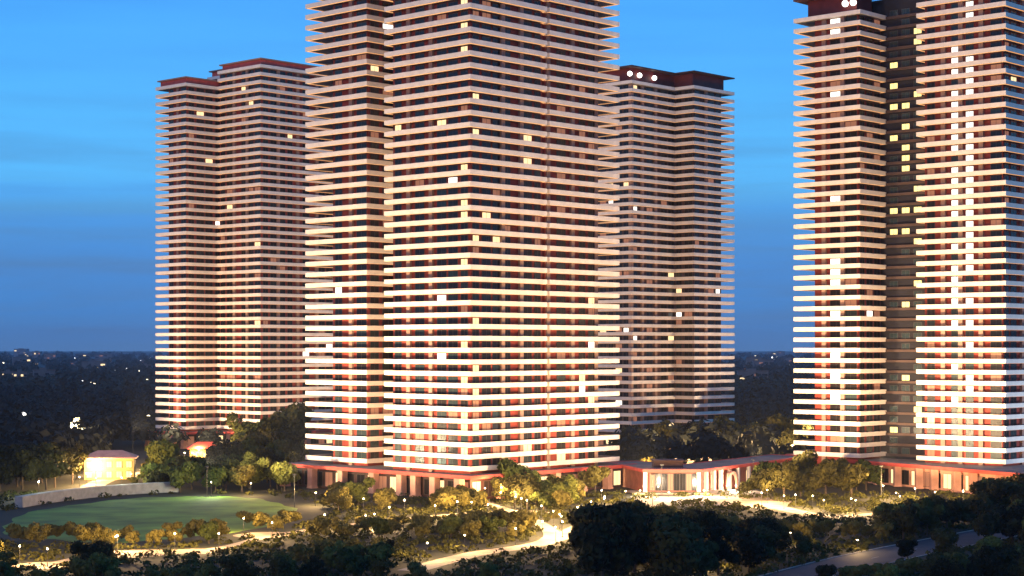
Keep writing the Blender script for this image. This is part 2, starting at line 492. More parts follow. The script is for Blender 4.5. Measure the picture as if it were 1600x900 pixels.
# entrance pavilion
PV = empty('entrance_pavilion', (56, 531, 0)); tag(PV, 'single storey entrance pavilion with red roof edge and glazed front', 'pavilion')
pv = [(-17,-1),(.8,-1.5),(44,66),(32,74),(-2,24),(-16,40),(-26,36)]
f = MB(); f.sweep(pv, [(0,6.3),(0,7.2),(.1,7.28),(.5,7.28),(.5,6.9),(4,6.9),(4,6.3)]); f.build('fascia', M['red'], PV)
r = MB(); r.prism(offset(pv, .45), 6.85, 7.1); r.build('roof', M['roof'], PV)
sk = MB(); sk.box(-13,8,7.1,-4,15,9.0); sk.box(-13.4,7.6,9.0,-3.6,15.4,9.35); sk.build('skylight', M['dwall'], PV)
w = MB(); w.prism(offset(pv, 2.2), 0, 6.3); w.build('wall', M['brick_red'], PV)
b = MB(); b.prism([(-20,-5),(3,-6),(12,8),(2,6),(-22,6)], .0, .45); b.build('terrace', M['pave'], PV)
for j in range(8):
    fm, pm = win_mesh(1.75, 5.2, 'glass' if j % 3 else 'dimw')
    o = link(fm, 'window', PV, (-14.0+j*1.82, .55+j*-.045, .7)); link(pm, 'pane', o)
for x in (-16.2,-.2):
    c = MB(); c.box(-.6,-.6,0,.6,.6,6.3); c.build('column', M['white'], PV, (x,-.3,0))
ua = (43.2/80.3, 67.5/80.3)
for j, s_ in enumerate((4,9,14,20,26,34,42,50,60)):
    x, y = .8+ua[0]*s_+.0, -1.5+ua[1]*s_
    c = MB(); c.box(-.5,-.5,0,.5,.5,6.3); c.build('column', M['white'], PV, (x-.55, y+.75, 0), math.atan2(ua[1],ua[0]))
    fm, pm = win_mesh(3.4, 4.2, 'warm' if j % 2 else 'dimw')
    o = link(fm, 'window', PV, (x+ua[0]*2.5-ua[1]*2.1, y+ua[1]*2.5+ua[0]*2.1, .8), math.atan2(ua[1],ua[0])); link(pm, 'pane', o)
# round-arched porch on the right wing
ar = MB(); a0 = np.array([.8+ua[0]*16, -1.5+ua[1]*16]); nrm = np.array([ua[1], -ua[0]])
for k in range(12):
    t0, t1 = pi*k/12, pi*(k+1)/12
    for (r0, r1) in ((2.6, 3.4),):
        P = lambda r, t, d: (a0[0]+ua[0]*(3.4+r*cos(t))+nrm[0]*d, a0[1]+ua[1]*(3.4+r*cos(t))+nrm[1]*d, 2.2+r*sin(t))
        ar.add([P(r0,t0,.2),P(r1,t0,.2),P(r1,t1,.2),P(r0,t1,.2),P(r0,t0,.9),P(r1,t0,.9),P(r1,t1,.9),P(r0,t1,.9)],
               [(3,2,1,0),(4,5,6,7),(0,1,5,4),(1,2,6,5),(2,3,7,6),(3,0,4,7)])
for s0 in (0,6.0):
    ar.obox(a0, ua, nrm, s0, s0+.8, .2, .9, 0, 2.2)
ar.build('porch_arch', M['stone'], PV)

# (terrace sheet is laid further down)
# small lit buildings left, behind the lawn
def small_house(name, label, x, y, w, d, h, rz, roofm, wallm, lampz=True):
    root = empty(name, (x, y, 0), rz); tag(root, label, 'building')
    b = MB(); b.box(-w/2,-d/2,0,w/2,d/2,h); b.build('wall', M[wallm], root)
    r = MB(); r.box(-w/2-1,-d/2-1,h,w/2+1,d/2+1,h+.4)
    r.add([(-w/2-1,-d/2-1,h+.4),(w/2+1,-d/2-1,h+.4),(w/2+1,d/2+1,h+.4),(-w/2-1,d/2+1,h+.4),(-w/4,0,h+2.6),(w/4,0,h+2.6)],
          [(0,1,5,4),(1,2,5),(2,3,4,5),(3,0,4)]); r.build('roof', M[roofm], root)
    n = max(2, int(w/3.2))
    for j in range(n):
        for z in ([.5] if h < 6 else [.5, 3.8]):
            fm, pm = win_mesh(2.0, 2.3, 'yell' if (j+int(z)) % 2 else 'warm')
            o = link(fm, 'window', root, (-w/2+(j+.5)*w/n, -d/2-.05, z)); link(pm, 'pane', o)
    return root
small_house('clubhouse', 'yellow lit clubhouse among the trees beyond the lawn', -134, 592, 16, 10, 6.8, .15, 'stone', 'ochre')
small_house('garden_house', 'small lit garden house at the foot of the farther left tower', -121, 700, 12, 8, 4.0, .2, 'red', 'ochre')
small_house('garden_kiosk', 'low lit kiosk roof left behind the pavilion', 71, 684, 24, 8, 3.6, 0, 'pier', 'white')

# ------------------------------------------------------------------ ground, lawn, roads, paths
def sheet(name, pts, z, m, kind='structure', t=0):
    b = MB(); 
    if t: b.prism(pts, z-t, z)
    else: b.add([(p[0],p[1],z) for p in pts], [tuple(range(len(pts)))])
    o = b.build(name, m); tag(o, kind=kind); return o
g = MB(); g.add([(-30000,-300,0),(30000,-300,0),(30000,40000,0),(-30000,40000,0)], [(0,1,2,3)])
go = g.build('ground', M['ground']); tag(go, kind='structure')

def ribbon(name, pts, w, z, m, n=10, kind='structure'):
    P = []
    for i in range(len(pts)-1):
        p0 = pts[max(i-1,0)]; p1 = pts[i]; p2 = pts[i+1]; p3 = pts[min(i+2,len(pts)-1)]
        for j in range(n):
            t = j/n
            P.append(tuple(.5*((2*p1[k])+(-p0[k]+p2[k])*t+(2*p0[k]-5*p1[k]+4*p2[k]-p3[k])*t*t+(-p0[k]+3*p1[k]-3*p2[k]+p3[k])*t**3) for k in (0,1)))
    P.append(pts[-1])
    b = MB(); vs = []
    for i, p in enumerate(P):
        q0 = P[max(i-1,0)]; q1 = P[min(i+1,len(P)-1)]; d = (q1[0]-q0[0], q1[1]-q0[1]); L = math.hypot(*d)
        nx, ny = -d[1]/L*w/2, d[0]/L*w/2
        vs += [(p[0]+nx,p[1]+ny,z),(p[0]-nx,p[1]-ny,z)]
    b.add(vs, [(2*i,2*i+1,2*i+3,2*i+2) for i in range(len(P)-1)])
    o = b.build(name, m); tag(o, kind=kind)
    return P, o

LC = (-92, 458); LR = (35, 62)
ell = lambda a, b, n=72: [(LC[0]+a*cos(2*pi*i/n), LC[1]+b*sin(2*pi*i/n)) for i in range(n)]
sheet('lawn', [(LC[0]+(p[0]-LC[0])*q, LC[1]+(p[1]-LC[1])*q) for p, q in zip(ell(*LR), [1+.025*sin(i*.6)+.02*sin(i*1.7+1) for i in range(72)])], .016, M['lawn'])
# low pale wall curving round the back of the lawn
lw = MB(); arc = [(LC[0]+(LR[0]+8)*cos(t), LC[1]+(LR[1]+16)*sin(t)) for t in np.linspace(.56*pi, .90*pi, 30)]
arc2 = [(LC[0]+(LR[0]+10.5)*cos(t), LC[1]+(LR[1]+19)*sin(t)) for t in np.linspace(.56*pi, .90*pi, 30)]
lw.prism(arc + arc2[::-1], 0, 3.0)
o = lw.build('garden_wall', M['kerb']); tag(o, 'pale grey curved low wall behind the far edge of the lawn', 'wall')

drive, _ = ribbon('driveway', [G(640,892),G(740,866),G(850,848),G(920,818),G(990,790),G(1085,778),G(1180,786),G(1290,806),G(1400,800),G(1520,785)], 5.5, .012, M['pave'])
walk, _ = ribbon('garden_path', [G(-60,892),G(60,884),G(180,862),G(330,858),G(430,836),G(560,818),G(680,806),G(800,798),G(900,802),G(990,790)], 3.0, .020, M['pave'])
walk2, _ = ribbon('garden_path', [G(700,770),G(800,800),G(860,830),G(850,848)], 4, .024, M['pave'])
walk3, _ = ribbon('garden_path', [G(1000,726),G(1080,724),G(1160,724),G(1240,726)], 9, .016, M['pave'])
walk4, _ = ribbon('garden_path', [G(130,770),G(160,752),G(200,744),G(300,722),G(360,712)], 7, .016, M['pave'])
sheet('plaza', [G(985,776),G(1095,773),G(1180,766),G(1240,780),G(1225,796),G(1100,790),G(1000,792)], .008, M['pave'])
POOL_PATCHES = [(60,884,4.6),(215,866,5),(300,862,4.2),(412,836,5.2),(790,812,4.5),(590,830,3)]  # pale paved sheets added to stand in for pools of light
for px, py, r_ in POOL_PATCHES:
    x, y = G(px, py)
    sheet('light_pool_patch', [(x+r_*1.25*cos(t)*(1+.12*sin(3*t+px)), y+r_*1.3*sin(t)) for t in np.linspace(0, 2*pi, 22)[:-1]], .028, M['pave'])
# road bottom right with kerbs and centre line
rd = [G(1150,930),G(1330,880),G(1480,848),G(1620,822),G(1800,796)]
road, _ = ribbon('road', rd, 13, .010, M['asph'])
def shift(pts, w):
    r = []
    for i, p in enumerate(pts):
        a = pts[max(i-1,0)]; b = pts[min(i+1,len(pts)-1)]; L = math.hypot(b[0]-a[0], b[1]-a[1])
        r.append((p[0]-(b[1]-a[1])/L*w, p[1]+(b[0]-a[0])/L*w))
    return r
for s_ in (-6.7, 6.7):
    pts = shift(road, s_); b = MB()
    q = shift(pts, .3)
    b.prism(pts + q[::-1], 0, .13) if s_ > 0 else b.prism(q + pts[::-1], 0, .13)
    o = b.build('kerb', M['kerb']); tag(o, kind='structure')
lm = MB()
for i in range(0, len(road)-1, 4):
    a, b = road[i], road[i+1]; L = math.hypot(b[0]-a[0], b[1]-a[1]); u = ((b[0]-a[0])/L, (b[1]-a[1])/L)
    lm.obox(a, u, (-u[1],u[0]), 0, min(L*.8,3.5), -.08, .08, .014, .018)
o = lm.build('lane_marking', M['marking']); tag(o, kind='structure')

# ------------------------------------------------------------------ trees
def crown_mesh(name, leafm, R, H, n, seed, leaf=.62):
    r = np.random.default_rng(seed)
    nl = 9
    cen = np.column_stack([r.normal(0,R*.42,nl), r.normal(0,R*.42,nl), r.uniform(H*.30,H*.82,nl)])
    rad = r.uniform(R*.34,R*.58,nl)
    cen[0] = (0,0,H*.55); rad[0] = R*.62
    which = r.choice(nl, n, p=rad**2/np.sum(rad**2))
    d = r.normal(size=(n,3)); d /= np.linalg.norm(d,axis=1)[:,None]
    rr = rad[which]*r.uniform(.35,1.08,n)**.5
    p = cen[which] + d*rr[:,None]*np.array([1,1,.8])
    nm = d + r.normal(0,.5,(n,3)); nm /= np.linalg.norm(nm,axis=1)[:,None]
    a = np.cross(nm, r.normal(size=(n,3))); a /= np.linalg.norm(a,axis=1)[:,None]; b = np.cross(nm, a)
    s_ = (leaf*r.uniform(.5,1.25,n))[:,None]
    v = np.empty((n,4,3)); v[:,0] = p-a*s_*.9; v[:,1] = p-b*s_*.5; v[:,2] = p+a*s_*.9; v[:,3] = p+b*s_*.5
    return p, v

def quads_mesh(name, v, m):
    n = len(v); me = bpy.data.meshes.new(name)
    me.vertices.add(n*4); me.vertices.foreach_set('co', v.reshape(-1))
    me.loops.add(n*4); me.loops.foreach_set('vertex_index', np.arange(n*4, dtype=np.int32))
    me.polygons.add(n); me.polygons.foreach_set('loop_start', np.arange(0, n*4, 4, dtype=np.int32))
    me.polygons.foreach_set('loop_total', np.full(n, 4, dtype=np.int32))
    me.materials.append(m); me.update(calc_edges=True)
    return me

def trunk_mesh(H, seed):
    r = random.Random(seed); b = MB()
    p = (0,0,0); q = (r.uniform(-.2,.2), r.uniform(-.2,.2), H*.38)
    b.tube(p, q, .30, .20, 7)
    t = (r.uniform(-.5,.5), r.uniform(-.5,.5), H*.75); b.tube(q, t, .20, .06, 6)
    for i in range(5):
        a = 2*pi*i/5+r.uniform(-.4,.4); l = H*r.uniform(.22,.34)
        k = r.uniform(0,.5); s0 = tuple(q[j]+(t[j]-q[j])*k for j in range(3))
        b.tube(s0, (s0[0]+cos(a)*l, s0[1]+sin(a)*l, s0[2]+l*.7), .12, .03, 5)
    return b.mesh('trunk', M['bark'])

KIND = []      # (leaf material key, crown variants, trunk variants)
for key, R, H in (('leafd',5.0,11), ('leafo',4.4,9.5), ('leafg',4.6,10), ('leafd',3.6,12.5)):
    cs_, ts_ = [], []
    for sd in range(3):
        _, v = crown_mesh('c', M[key], R, H, 2600, 100+sd+int(H*10))
        cs_.append(quads_mesh('crown', v, M[key])); ts_.append(trunk_mesh(H, sd+int(R*10)))
    KIND.append((key, cs_, ts_))
KN = ['dark rounded', 'olive spreading', 'green bushy', 'tall dark narrow']
ntree = 0
SPEC = []
KH = (11.2, 9.8, 10.3, 12.6)
def tree(x, y, kind, sc, where, label=None):
    SPEC.append((sc/y*KH[kind], x, y, kind, sc, where, label))
def build_tree(x, y, kind, sc, where, label):
    global ntree
    ntree += 1
    key, cs_, ts_ = KIND[kind]; i = random.randrange(3)
    root = empty('tree', (x, y, 0), random.uniform(0, 6.28)); root.scale = (sc, sc, sc*random.uniform(.88,1.12))
    sz = 'small ' if sc < .8 else ('large ' if sc > 1.12 else '')
    lab = label or (sz + KN[kind] + ' tree ' + where)
    tag(root, lab, 'tree', None if label else lab.replace(' tree ', ' trees '))
    link(ts_[i], 'trunk', root); link(cs_[i], 'crown', root)

def seg_d(p, line):
    m = 1e9
    for a, b in zip(line[:-1:3], line[3::3]):
        ux, uy = b[0]-a[0], b[1]-a[1]; L = ux*ux+uy*uy
        if L == 0: continue
        t = max(0, min(1, ((p[0]-a[0])*ux+(p[1]-a[1])*uy)/L))
        m = min(m, math.hypot(p[0]-a[0]-ux*t, p[1]-a[1]-uy*t))
    return m
def inpoly(p, poly):
    c_ = False; n = len(poly)
    for i in range(n):
        a, b = poly[i], poly[i-1]
        if (a[1] > p[1]) != (b[1] > p[1]) and p[0] < (b[0]-a[0])*(p[1]-a[1])/(b[1]-a[1])+a[0]: c_ = not c_
    return c_
blds = [[world(OC,*p) for p in offset(pC,-3)], [world(OL,*p) for p in offset(pL,-4)], [world(OR_,*p) for p in offset(pR,-6)],
        [(p[0]+112,p[1]+569) for p in offset(pe,-4)], [(p[0]+56,p[1]+531) for p in offset(pv,-5)]]
def free(x, y, m=4):
    p = (x, y)
    if ((x-LC[0])/(LR[0]+m+6))**2 + ((y-LC[1])/(LR[1]+m+8))**2 < 1: return False
    if any(inpoly(p, b) for b in blds): return False
    if seg_d(p, drive) < 5.5+m*.6 or seg_d(p, walk) < 3.2 + m*.25 or seg_d(p, walk2) < 3+m*.3 or seg_d(p, walk3) < 8.5 or seg_d(p, walk4) < 5: return False
    if any(math.hypot(x-G(a,b)[0], y-G(a,b)[1]) < c+1.6 for a, b, c in POOL_PATCHES): return False
    if seg_d(p, road) < 9: return False
    if abs(x+134) < 13 and abs(y-588) < 14: return False
    if abs(x-71) < 17 and abs(y-684) < 10: return False
    return True

placed = []
def ok(x, y, d):
    if not free(x, y): return False
    return all((x-a)**2+(y-b)**2 > d*d for a, b in placed)
# named individual trees that stand out in the photograph
for px, py, k, sc, lab in (
    (800, 778, 2, 1.15, 'yellow green lit tree before the near corner of the central tower'),
    (390, 764, 2, 1.25, 'bright green lit tree right behind the lawn'),
    (445, 752, 1, 1.3, 'amber lit tree hard against the left edge of the central podium'),
    (425, 722, 1, 2.0, 'big olive tree covering the foot of the farther left tower'),
    (455, 708, 1, 2.3, 'tallest olive tree between the farther left tower and the central tower'),
    (385, 716, 2, 1.7, 'tall green tree before the right foot of the farther left tower'),
    (345, 738, 0, 1.2, 'dark tree between clubhouse glow and the bright green lit tree'),
    (255, 750, 2, 1.25, 'green tree standing just right of the lit clubhouse'),
    (120, 748, 1, .9, 'yellow lit tree standing just left of the lit clubhouse'),
    (1225, 782, 1, 1.1, 'amber tree in front of the pavilion right wing'),
    (1290, 776, 1, 1.15, 'olive tree between pavilion wing and right podium'),
    (1560, 800, 2, 1.1, 'green tree before the podium near the right edge'),
    (560, 792, 2, .9, 'palm green tree between the left podium columns'),
    (930, 772, 1, 1.0, 'olive tree left of the glazed pavilion front')):
    x, y = G(px, py); tree(x, y, k, sc, '', lab); placed.append((x, y))
from bisect import bisect
NEAR = [(-40,838),(15,842),(30,884),(100,882),(125,842),(170,842),(195,884),(300,884),(340,862),(380,862),(400,876),(450,846),(520,838),(600,836),(640,860),(680,884),(720,892),(740,868),(800,872),(815,892),(880,868),(896,775),(1020,778),(1060,798),(1230,805),(1260,832),(1350,838),(1370,800),(1400,778),(1640,776)]
MID = [(-40,850),(460,846),(480,808),(700,800),(760,792),(860,794),(960,782),(1090,792),(1180,806),(1350,812),(1370,780),(1520,772),(1530,738),(1640,735)]
FAR = [(-40,690),(140,690),(150,735),(215,742),(225,705),(280,700),(295,712),(340,700),(380,660),(470,640),(478,786),(500,786),(508,752),(545,752),(553,790),(582,790),(590,756),(612,758),(618,790),(665,790),(672,758),(745,756),(770,738),(860,740),(975,738),(985,690),(1020,668),(1240,642)]
def lim_at(px, Y):
    if 540 < Y < 703 and 985 < px < 1215: return 714
    if Y < 356 and px > 1300: return 884-(px-1300)*.13
    T = NEAR if Y < 400 else (MID if Y < (468 if px < 900 else 500) else FAR)
    if px <= T[0][0]: return T[0][1]
    if px >= T[-1][0]: return T[-1][1]
    i = bisect([t[0] for t in T], px); a, b = T[i-1], T[i]
    return a[1]+(b[1]-a[1])*(px-a[0])/(b[0]-a[0])
KH = (11.2, 9.8, 10.3, 12.6)
def zone(x0, x1, y0, y1, tries, dmin, lim, kinds, where, smin=.7, smax=1.3):
    """px range, ground depth range"""
    n = 0
    for _ in range(tries):
        if n >= lim: break
        Y = random.uniform(y0, y1); px = random.uniform(x0, x1); X = (px-CX)/F*Y
        if not ok(X, Y, dmin): continue
        k = random.choice(kinds); sc = random.uniform(smin, smax)
        hw = 4.5*sc*F/Y
        top = CAMZ-(max(lim_at(px-hw*.6, Y), lim_at(px, Y), lim_at(px+hw*.6, Y))-HZ)*Y/F
        m_ = top/KH[k]*random.uniform(.86, 1.04)
        if m_ < .3: continue
        sc = min(sc, m_)
        placed.append((X, Y)); tree(X, Y, k, sc, where); n += 1
for px in range(-10, 470, 17):
    Y = random.uniform(386, 402) if px < 380 else random.uniform(396, 440)
    X = (px+random.uniform(-8,8)-CX)/F*Y
    if seg_d((X, Y), walk) > 2.8 and random.random() < .85:
        placed.append((X, Y)); tree(X, Y, random.choice((0,2,2,1)), random.uniform(.36,.56), 'along the near edge of the lawn')
zone(860,1260, 318,400, 900, 7.0, 42, [0,0,0,3,1], 'in the foreground under the pavilion', .85, 1.3)
zone(1350,1640, 385,440, 1500, 6.0, 26, [0,0,2], 'along the far side of the road', .8, 1.2)
zone(1290,1640, 318,358, 1200, 5.5, 34, [0,2,0], 'at bottom right below the road', .4, .9)
zone(1240,1640, 430,500, 1200, 7.0, 36, [0,0,2,0], 'between road and right podium', .75,1.2)
zone(900,1350, 400,500, 1400, 6.0, 34, [0,0,2], 'beside the driveway before the pavilion', .6,.95)
zone(-40,460, 318,398, 2500, 5.5, 60, [0,2,2,1,0], 'below the lawn at bottom left', .45,.9)
zone(440,880, 400,475, 3000, 5.5, 80, [0,2,2,1,1], 'in garden before central tower', .35,.8)
zone(440,880, 325,398, 1500, 6, 30, [0,2], 'low at the foreground path', .4,.7)
zone(480,900, 469,545, 4000, 5.0, 60, [1,2,1,0], 'along the foot of the central tower', .6,1.15)
zone(1190,1358, 505,566, 900, 6.5, 14, [1,2,1], 'between pavilion wing and right podium', .7,1.15)
zone(205,480, 534,575, 1500, 6.0, 24, [2,1,0,2], 'right behind the lawn', .7,1.15)
zone(-60,140, 534,590, 900, 6.5, 18, [0,1,0], 'left behind the pale curved wall', .9,1.3)
zone(-60,150, 540,700, 500, 8.5, 30, [0,0,1,3], 'left beyond the lawn', .9,1.4)
zone(215,480, 545,740, 1400, 7.5, 60, [1,2,0,1], 'between lawn and left tower', .8,1.5)
zone(960,1240, 704,745, 1500, 6.5, 34, [1,0,1,1], 'tall behind the pavilion roof', 1.3,2.0)
zone(960,1240, 610,700, 500, 8.5, 20, [1,0], 'low behind the pavilion roof', .5,1.2)
SPEC.sort(key=lambda t: (t[6] is None, -t[0]))
for t in SPEC[:296]: build_tree(*t[1:])
lv = []
for t in SPEC[296:]:
    _, x, y, kind, sc, _w, _l = t
    me = KIND[kind][1][random.randrange(3)]
    co = np.empty(len(me.vertices)*3); me.vertices.foreach_get('co', co); co = co.reshape(-1,4,3)[:1500]
    a = random.uniform(0, 6.28); c_, s_ = cos(a), sin(a)
    mid = co.mean(axis=1, keepdims=True); co = mid+(co-mid)*1.3
    q = co*sc; lv.append(np.stack([q[:,:,0]*c_-q[:,:,1]*s_+x, q[:,:,0]*s_+q[:,:,1]*c_+y, q[:,:,2]], 2))
if lv:
    o = link(quads_mesh('small_trees', np.concatenate(lv), M['leafo']), 'small_trees')
    tag(o, 'small olive and dark trees crowded between the larger garden trees', 'trees', kind='stuff')
print('trees', ntree, len(SPEC))

# woods and far land covered in trees (reads as one mass)
def wood(name, label, n, y0, y1, sc0, leaves, leaf, seed, m):
    r = np.random.default_rng(seed)
    u = r.uniform(0,1,n); Y = 1/(1/y0+(1/y1-1/y0)*u); X = r.uniform(-.36,.36,n)*Y
    keep = []
    for i in range(n):
        if Y[i] < 1000 and not free(X[i], Y[i], 8): continue
        if Y[i] < 760 and not (X[i]/Y[i]*F+CX < 150 or 960 < X[i]/Y[i]*F+CX < 1240): continue
        keep.append(i)
    X = X[keep]; Y = Y[keep]; n = len(keep)
    s_ = sc0*r.uniform(.7,1.4,n)*(1+Y/6000)
    d = r.normal(size=(n,leaves,3)); d /= np.linalg.norm(d,axis=2)[:,:,None]
    d[:,:,2] = np.abs(d[:,:,2])*1.0-.15
    c = np.stack([X, Y, s_*.55], 1)[:,None,:]
    p = c + d*s_[:,None,None]*np.array([.85,.85,.9])*r.uniform(.55,1.05,(n,leaves,1))
    nm = d + r.normal(0,.45,d.shape); nm /= np.linalg.norm(nm,axis=2)[:,:,None]
    a = np.cross(nm, r.normal(size=d.shape)); a /= np.linalg.norm(a,axis=2)[:,:,None]; b = np.cross(nm, a)
    ss = s_[:,None,None]*leaf*r.uniform(.6,1.3,(n,leaves,1))
    v = np.stack([p-a*ss, p-b*ss*.6, p+a*ss, p+b*ss*.6], 2).reshape(-1,4,3)
    o = link(quads_mesh(name, v, m), name); tag(o, label, 'trees', kind='stuff'); return o
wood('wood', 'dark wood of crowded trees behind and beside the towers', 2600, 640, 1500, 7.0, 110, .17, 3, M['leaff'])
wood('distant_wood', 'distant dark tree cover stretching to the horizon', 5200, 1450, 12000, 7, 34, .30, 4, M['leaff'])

# shrubs and planting between the trees, uncountable
def shrubs():
    r = np.random.default_rng(11); pts = []
    for _ in range(9000):
        Y = r.uniform(322, 530); px = r.uniform(-40, 1640); X = (px-CX)/F*Y
        if seg_d((X,Y), drive) < 5.2 or seg_d((X,Y), walk) < 2.6 or seg_d((X,Y), walk2) < 2.4 or seg_d((X,Y), road) < 7.3: continue
        if ((X-LC[0])/(LR[0]+8))**2+((Y-LC[1])/(LR[1]+10))**2 < 1: continue
        if any(math.hypot(X-G(a,b)[0], Y-G(a,b)[1]) < c+.5 for a, b, c in POOL_PATCHES): continue
        if any(inpoly((X,Y), b) for b in blds): continue
        pts.append((X, Y))
        if len(pts) > 2600: break
    P = np.array(pts); n = len(P); L = 26
    s_ = r.uniform(.5,1.5,n)
    d = r.normal(size=(n,L,3)); d /= np.linalg.norm(d,axis=2)[:,:,None]; d[:,:,2] = np.abs(d[:,:,2])
    p = np.concatenate([P, np.zeros((n,1))],1)[:,None,:]+d*s_[:,None,None]*np.array([1.3,1.3,1.0])
    nm = d+r.normal(0,.5,d.shape); nm /= np.linalg.norm(nm,axis=2)[:,:,None]
    a = np.cross(nm, r.normal(size=d.shape)); a /= np.linalg.norm(a,axis=2)[:,:,None]; b = np.cross(nm,a)
    ss = .42*r.uniform(.6,1.3,(n,L,1))
    v = np.stack([p-a*ss,p-b*ss*.6,p+a*ss,p+b*ss*.6],2).reshape(-1,4,3)
    o = link(quads_mesh('shrubbery', v, M['shrub']), 'shrubbery'); tag(o, 'low green planting filling the garden beds', 'shrubs', kind='stuff')
shrubs()

# ------------------------------------------------------------------ garden lamps
post = MB(); post.tube((0,0,0),(0,0,3.3),.07,.05,6); post.tube((0,0,0),(0,0,.25),.16,.16,8); post = post.mesh('post', M['pole'])
globe = MB(); globe.ball((0,0,3.5),.2); globe = globe.mesh('globe', M['lamp'])
nl = 0
def garden_lamp(x, y, P, label, group, col=(1,.62,.26), h=1.0, big=1):
    root = empty('garden_lamp', (x, y, 0)); root.scale = (big, big, h); tag(root, label, 'lamp', group)
    link(post, 'post', root); g_ = link(globe, 'globe', root)
    l = bpy.data.lights.new('lamp_light', 'POINT'); l.energy = P; l.color = col; l.shadow_soft_size = .5
    lo_ = bpy.data.objects.new('lamp_light', l); COL.objects.link(lo_); lo_.location = (x, y, 4.6*h)
def along(line, step, side, P, label, group, skip=0, **k):
    acc = skip; last = line[0]
    sh = shift(line, side)
    for i in range(1, len(line)):
        acc += math.hypot(line[i][0]-line[i-1][0], line[i][1]-line[i-1][1])
        if acc >= step:
            acc = 0; garden_lamp(sh[i][0], sh[i][1], P, label, group, **k)
along(drive, 16, 4.0, 12500, 'glowing globe lamp on a post beside the driveway', 'driveway lamps')
along(walk, 22, -2.6, 18000, 'glowing globe lamp on a post beside the winding garden path', 'garden path lamps', skip=8)
along(walk2, 12, 2.6, 12000, 'glowing globe lamp on a post beside the short garden path', 'short path lamps')
along(walk3, 11, 3, 34000, 'tall globe lamp on the terrace behind the pavilion', 'rear terrace lamps', col=(1,.62,.26), h=2.0, big=2.2)
along(walk4, 16, 3, 26000, 'glowing globe lamp on the path beside the clubhouse', 'clubhouse path lamps')
for px, py, P, lab in ((493,790,5000,'lamp at the left corner of the central podium'), (568,800,2500,'lamp beside the wide lit podium column'),
                       (632,803,2500,'lamp between two lit podium columns'), (737,806,2500,'lamp before the near corner of the central podium'),
                       (1400,790,6000,'lamp left before the salmon right podium'), (1430,783,5000,'second lamp before the salmon right podium'),
                       (1505,788,5000,'lamp right before the salmon right podium'), (800,790,3500,'lamp under the yellow green lit tree'),
                       (392,774,3000,'lamp beside the bright green lit tree'),(440,765,3000,'lamp beside the amber lit tree'),
                       (1225,795,2500,'lamp under the amber tree at the pavilion'),(1330,800,3500,'lamp on the driveway bend'),
 (150,765,1500,'lamp left before the yellow clubhouse'),(205,758,1500,'lamp right before the yellow clubhouse'),(130,742,3500,'lamp beside the yellow lit tree at the clubhouse'),
 (300,722,6000,'lamp before the foot of the stepped left tower'),(345,716,7000,'lamp between the tree and the left tower podium'),(330,735,5000,'lamp lighting the trees before the left tower podium'),
 (1190,790,5000,'lamp on the plaza before the pavilion wing'),(1270,795,5000,'lamp between plaza and right podium'),(1380,778,6000,'lamp at the left end of the salmon podium wall'),
 (885,790,4000,'lamp in the planting left of the plaza'),(940,786,4000,'lamp under the trees left of the pavilion'),(680,812,3500,'lamp deep in the central garden'),(585,826,3500,'lamp in the garden right of the lawn'),(1000,742,5000,'lamp behind the left corner of the pavilion')):
    x, y = G(px, py); garden_lamp(x, y, P*4, lab, None)
# low bright terrace lights at the pavilion
for px, py, P in ((1000,776,5000),(1045,779,6000),(1100,776,6000),(1150,768,6000)):
    x, y = G(px, py)
    garden_lamp(x, y, P*2.6, 'short lamp on the lit pavilion terrace', 'pavilion terrace lamps', col=(1,.78,.52), h=.5)
# lights on the lawn: soft wash
for px, py in ((60,776),(190,768),(330,776)):
    x, y = G(px, py)
    garden_lamp(x, y, 10000, 'pale lamp at the far edge of the lawn', 'lawn lamps', col=(.9,1,.7), h=1.2)
# lamps of the light pool patches, then small amber ones below
for px, py, r_ in POOL_PATCHES:
    x, y = G(px, py); garden_lamp(x-r_, y+r_*.7, 9000, 'globe lamp at the rim of a pale patch standing for a light pool', 'light pool lamps', col=(1,.60,.22))
for px, py in ((1094,892),(1118,890),(905,862),(980,884),(1040,852),(1160,868),(1235,850),(1340,862),(1450,822)):
    x, y = G(px, py); garden_lamp(x, y, 3800, 'small amber fill lamp low among the dark foreground trees', 'foreground amber fill lamps', h=.7)  # several of these lamps are added to warm the dark trees

# ------------------------------------------------------------------ floodlights and masts added to brighten the facade bands
def added_flood(x, y, z, target, P, size, label, col=(1,.70,.40)):
    root = empty('added_flood_mast', (x, y, 0)); tag(root, label, 'floodlight', 'added facade floodlight masts')
    m = MB(); m.tube((0,0,0),(0,0,z-.7),.09,.06,8); m.build('mast', M['pole'], root)
    h = MB(); h.box(-.5,-.25,z-.7,.5,.25,z-.35); h.build('lamp_head', M['pole'], root)
    spot('added_flood_beam', (x, y, z), target, P, size, .45, col)
def face(orig, x, y, nx, ny, d):
    a = world(orig, x, y); b = world((0,0), nx, ny)
    return (a[0]+b[0]*d, a[1]+b[1]*d)
def wash(orig, x, y, nx, ny, d, P, zt, label, size=120, z=9.5, col=(1,.70,.40)):
    p = face(orig, x, y, nx, ny, d); t = world(orig, x, y)
    added_flood(p[0], p[1], z, (t[0], t[1], zt), P, size, label, col)
K = 1120
wash(OC, 0, 18, -1, 0, 50, 420*K, 60, 'added floodlight mast left of the central tower, near one')
wash(OC, 4, 62, -1, 0, 50, 420*K, 60, 'added floodlight mast left of the central tower, far one')
wash(OC, 18, 0, 0, -1, 52, 200*K, 52, 'added floodlight mast before the pavilion, left one')
wash(OC, 50, 0, 0, -1, 30, 90*K, 52, 'added floodlight mast before the pavilion, right one')
wash(OL, 0, 15, -1, 0, 55, 380*K, 60, 'added floodlight mast beyond the clubhouse')
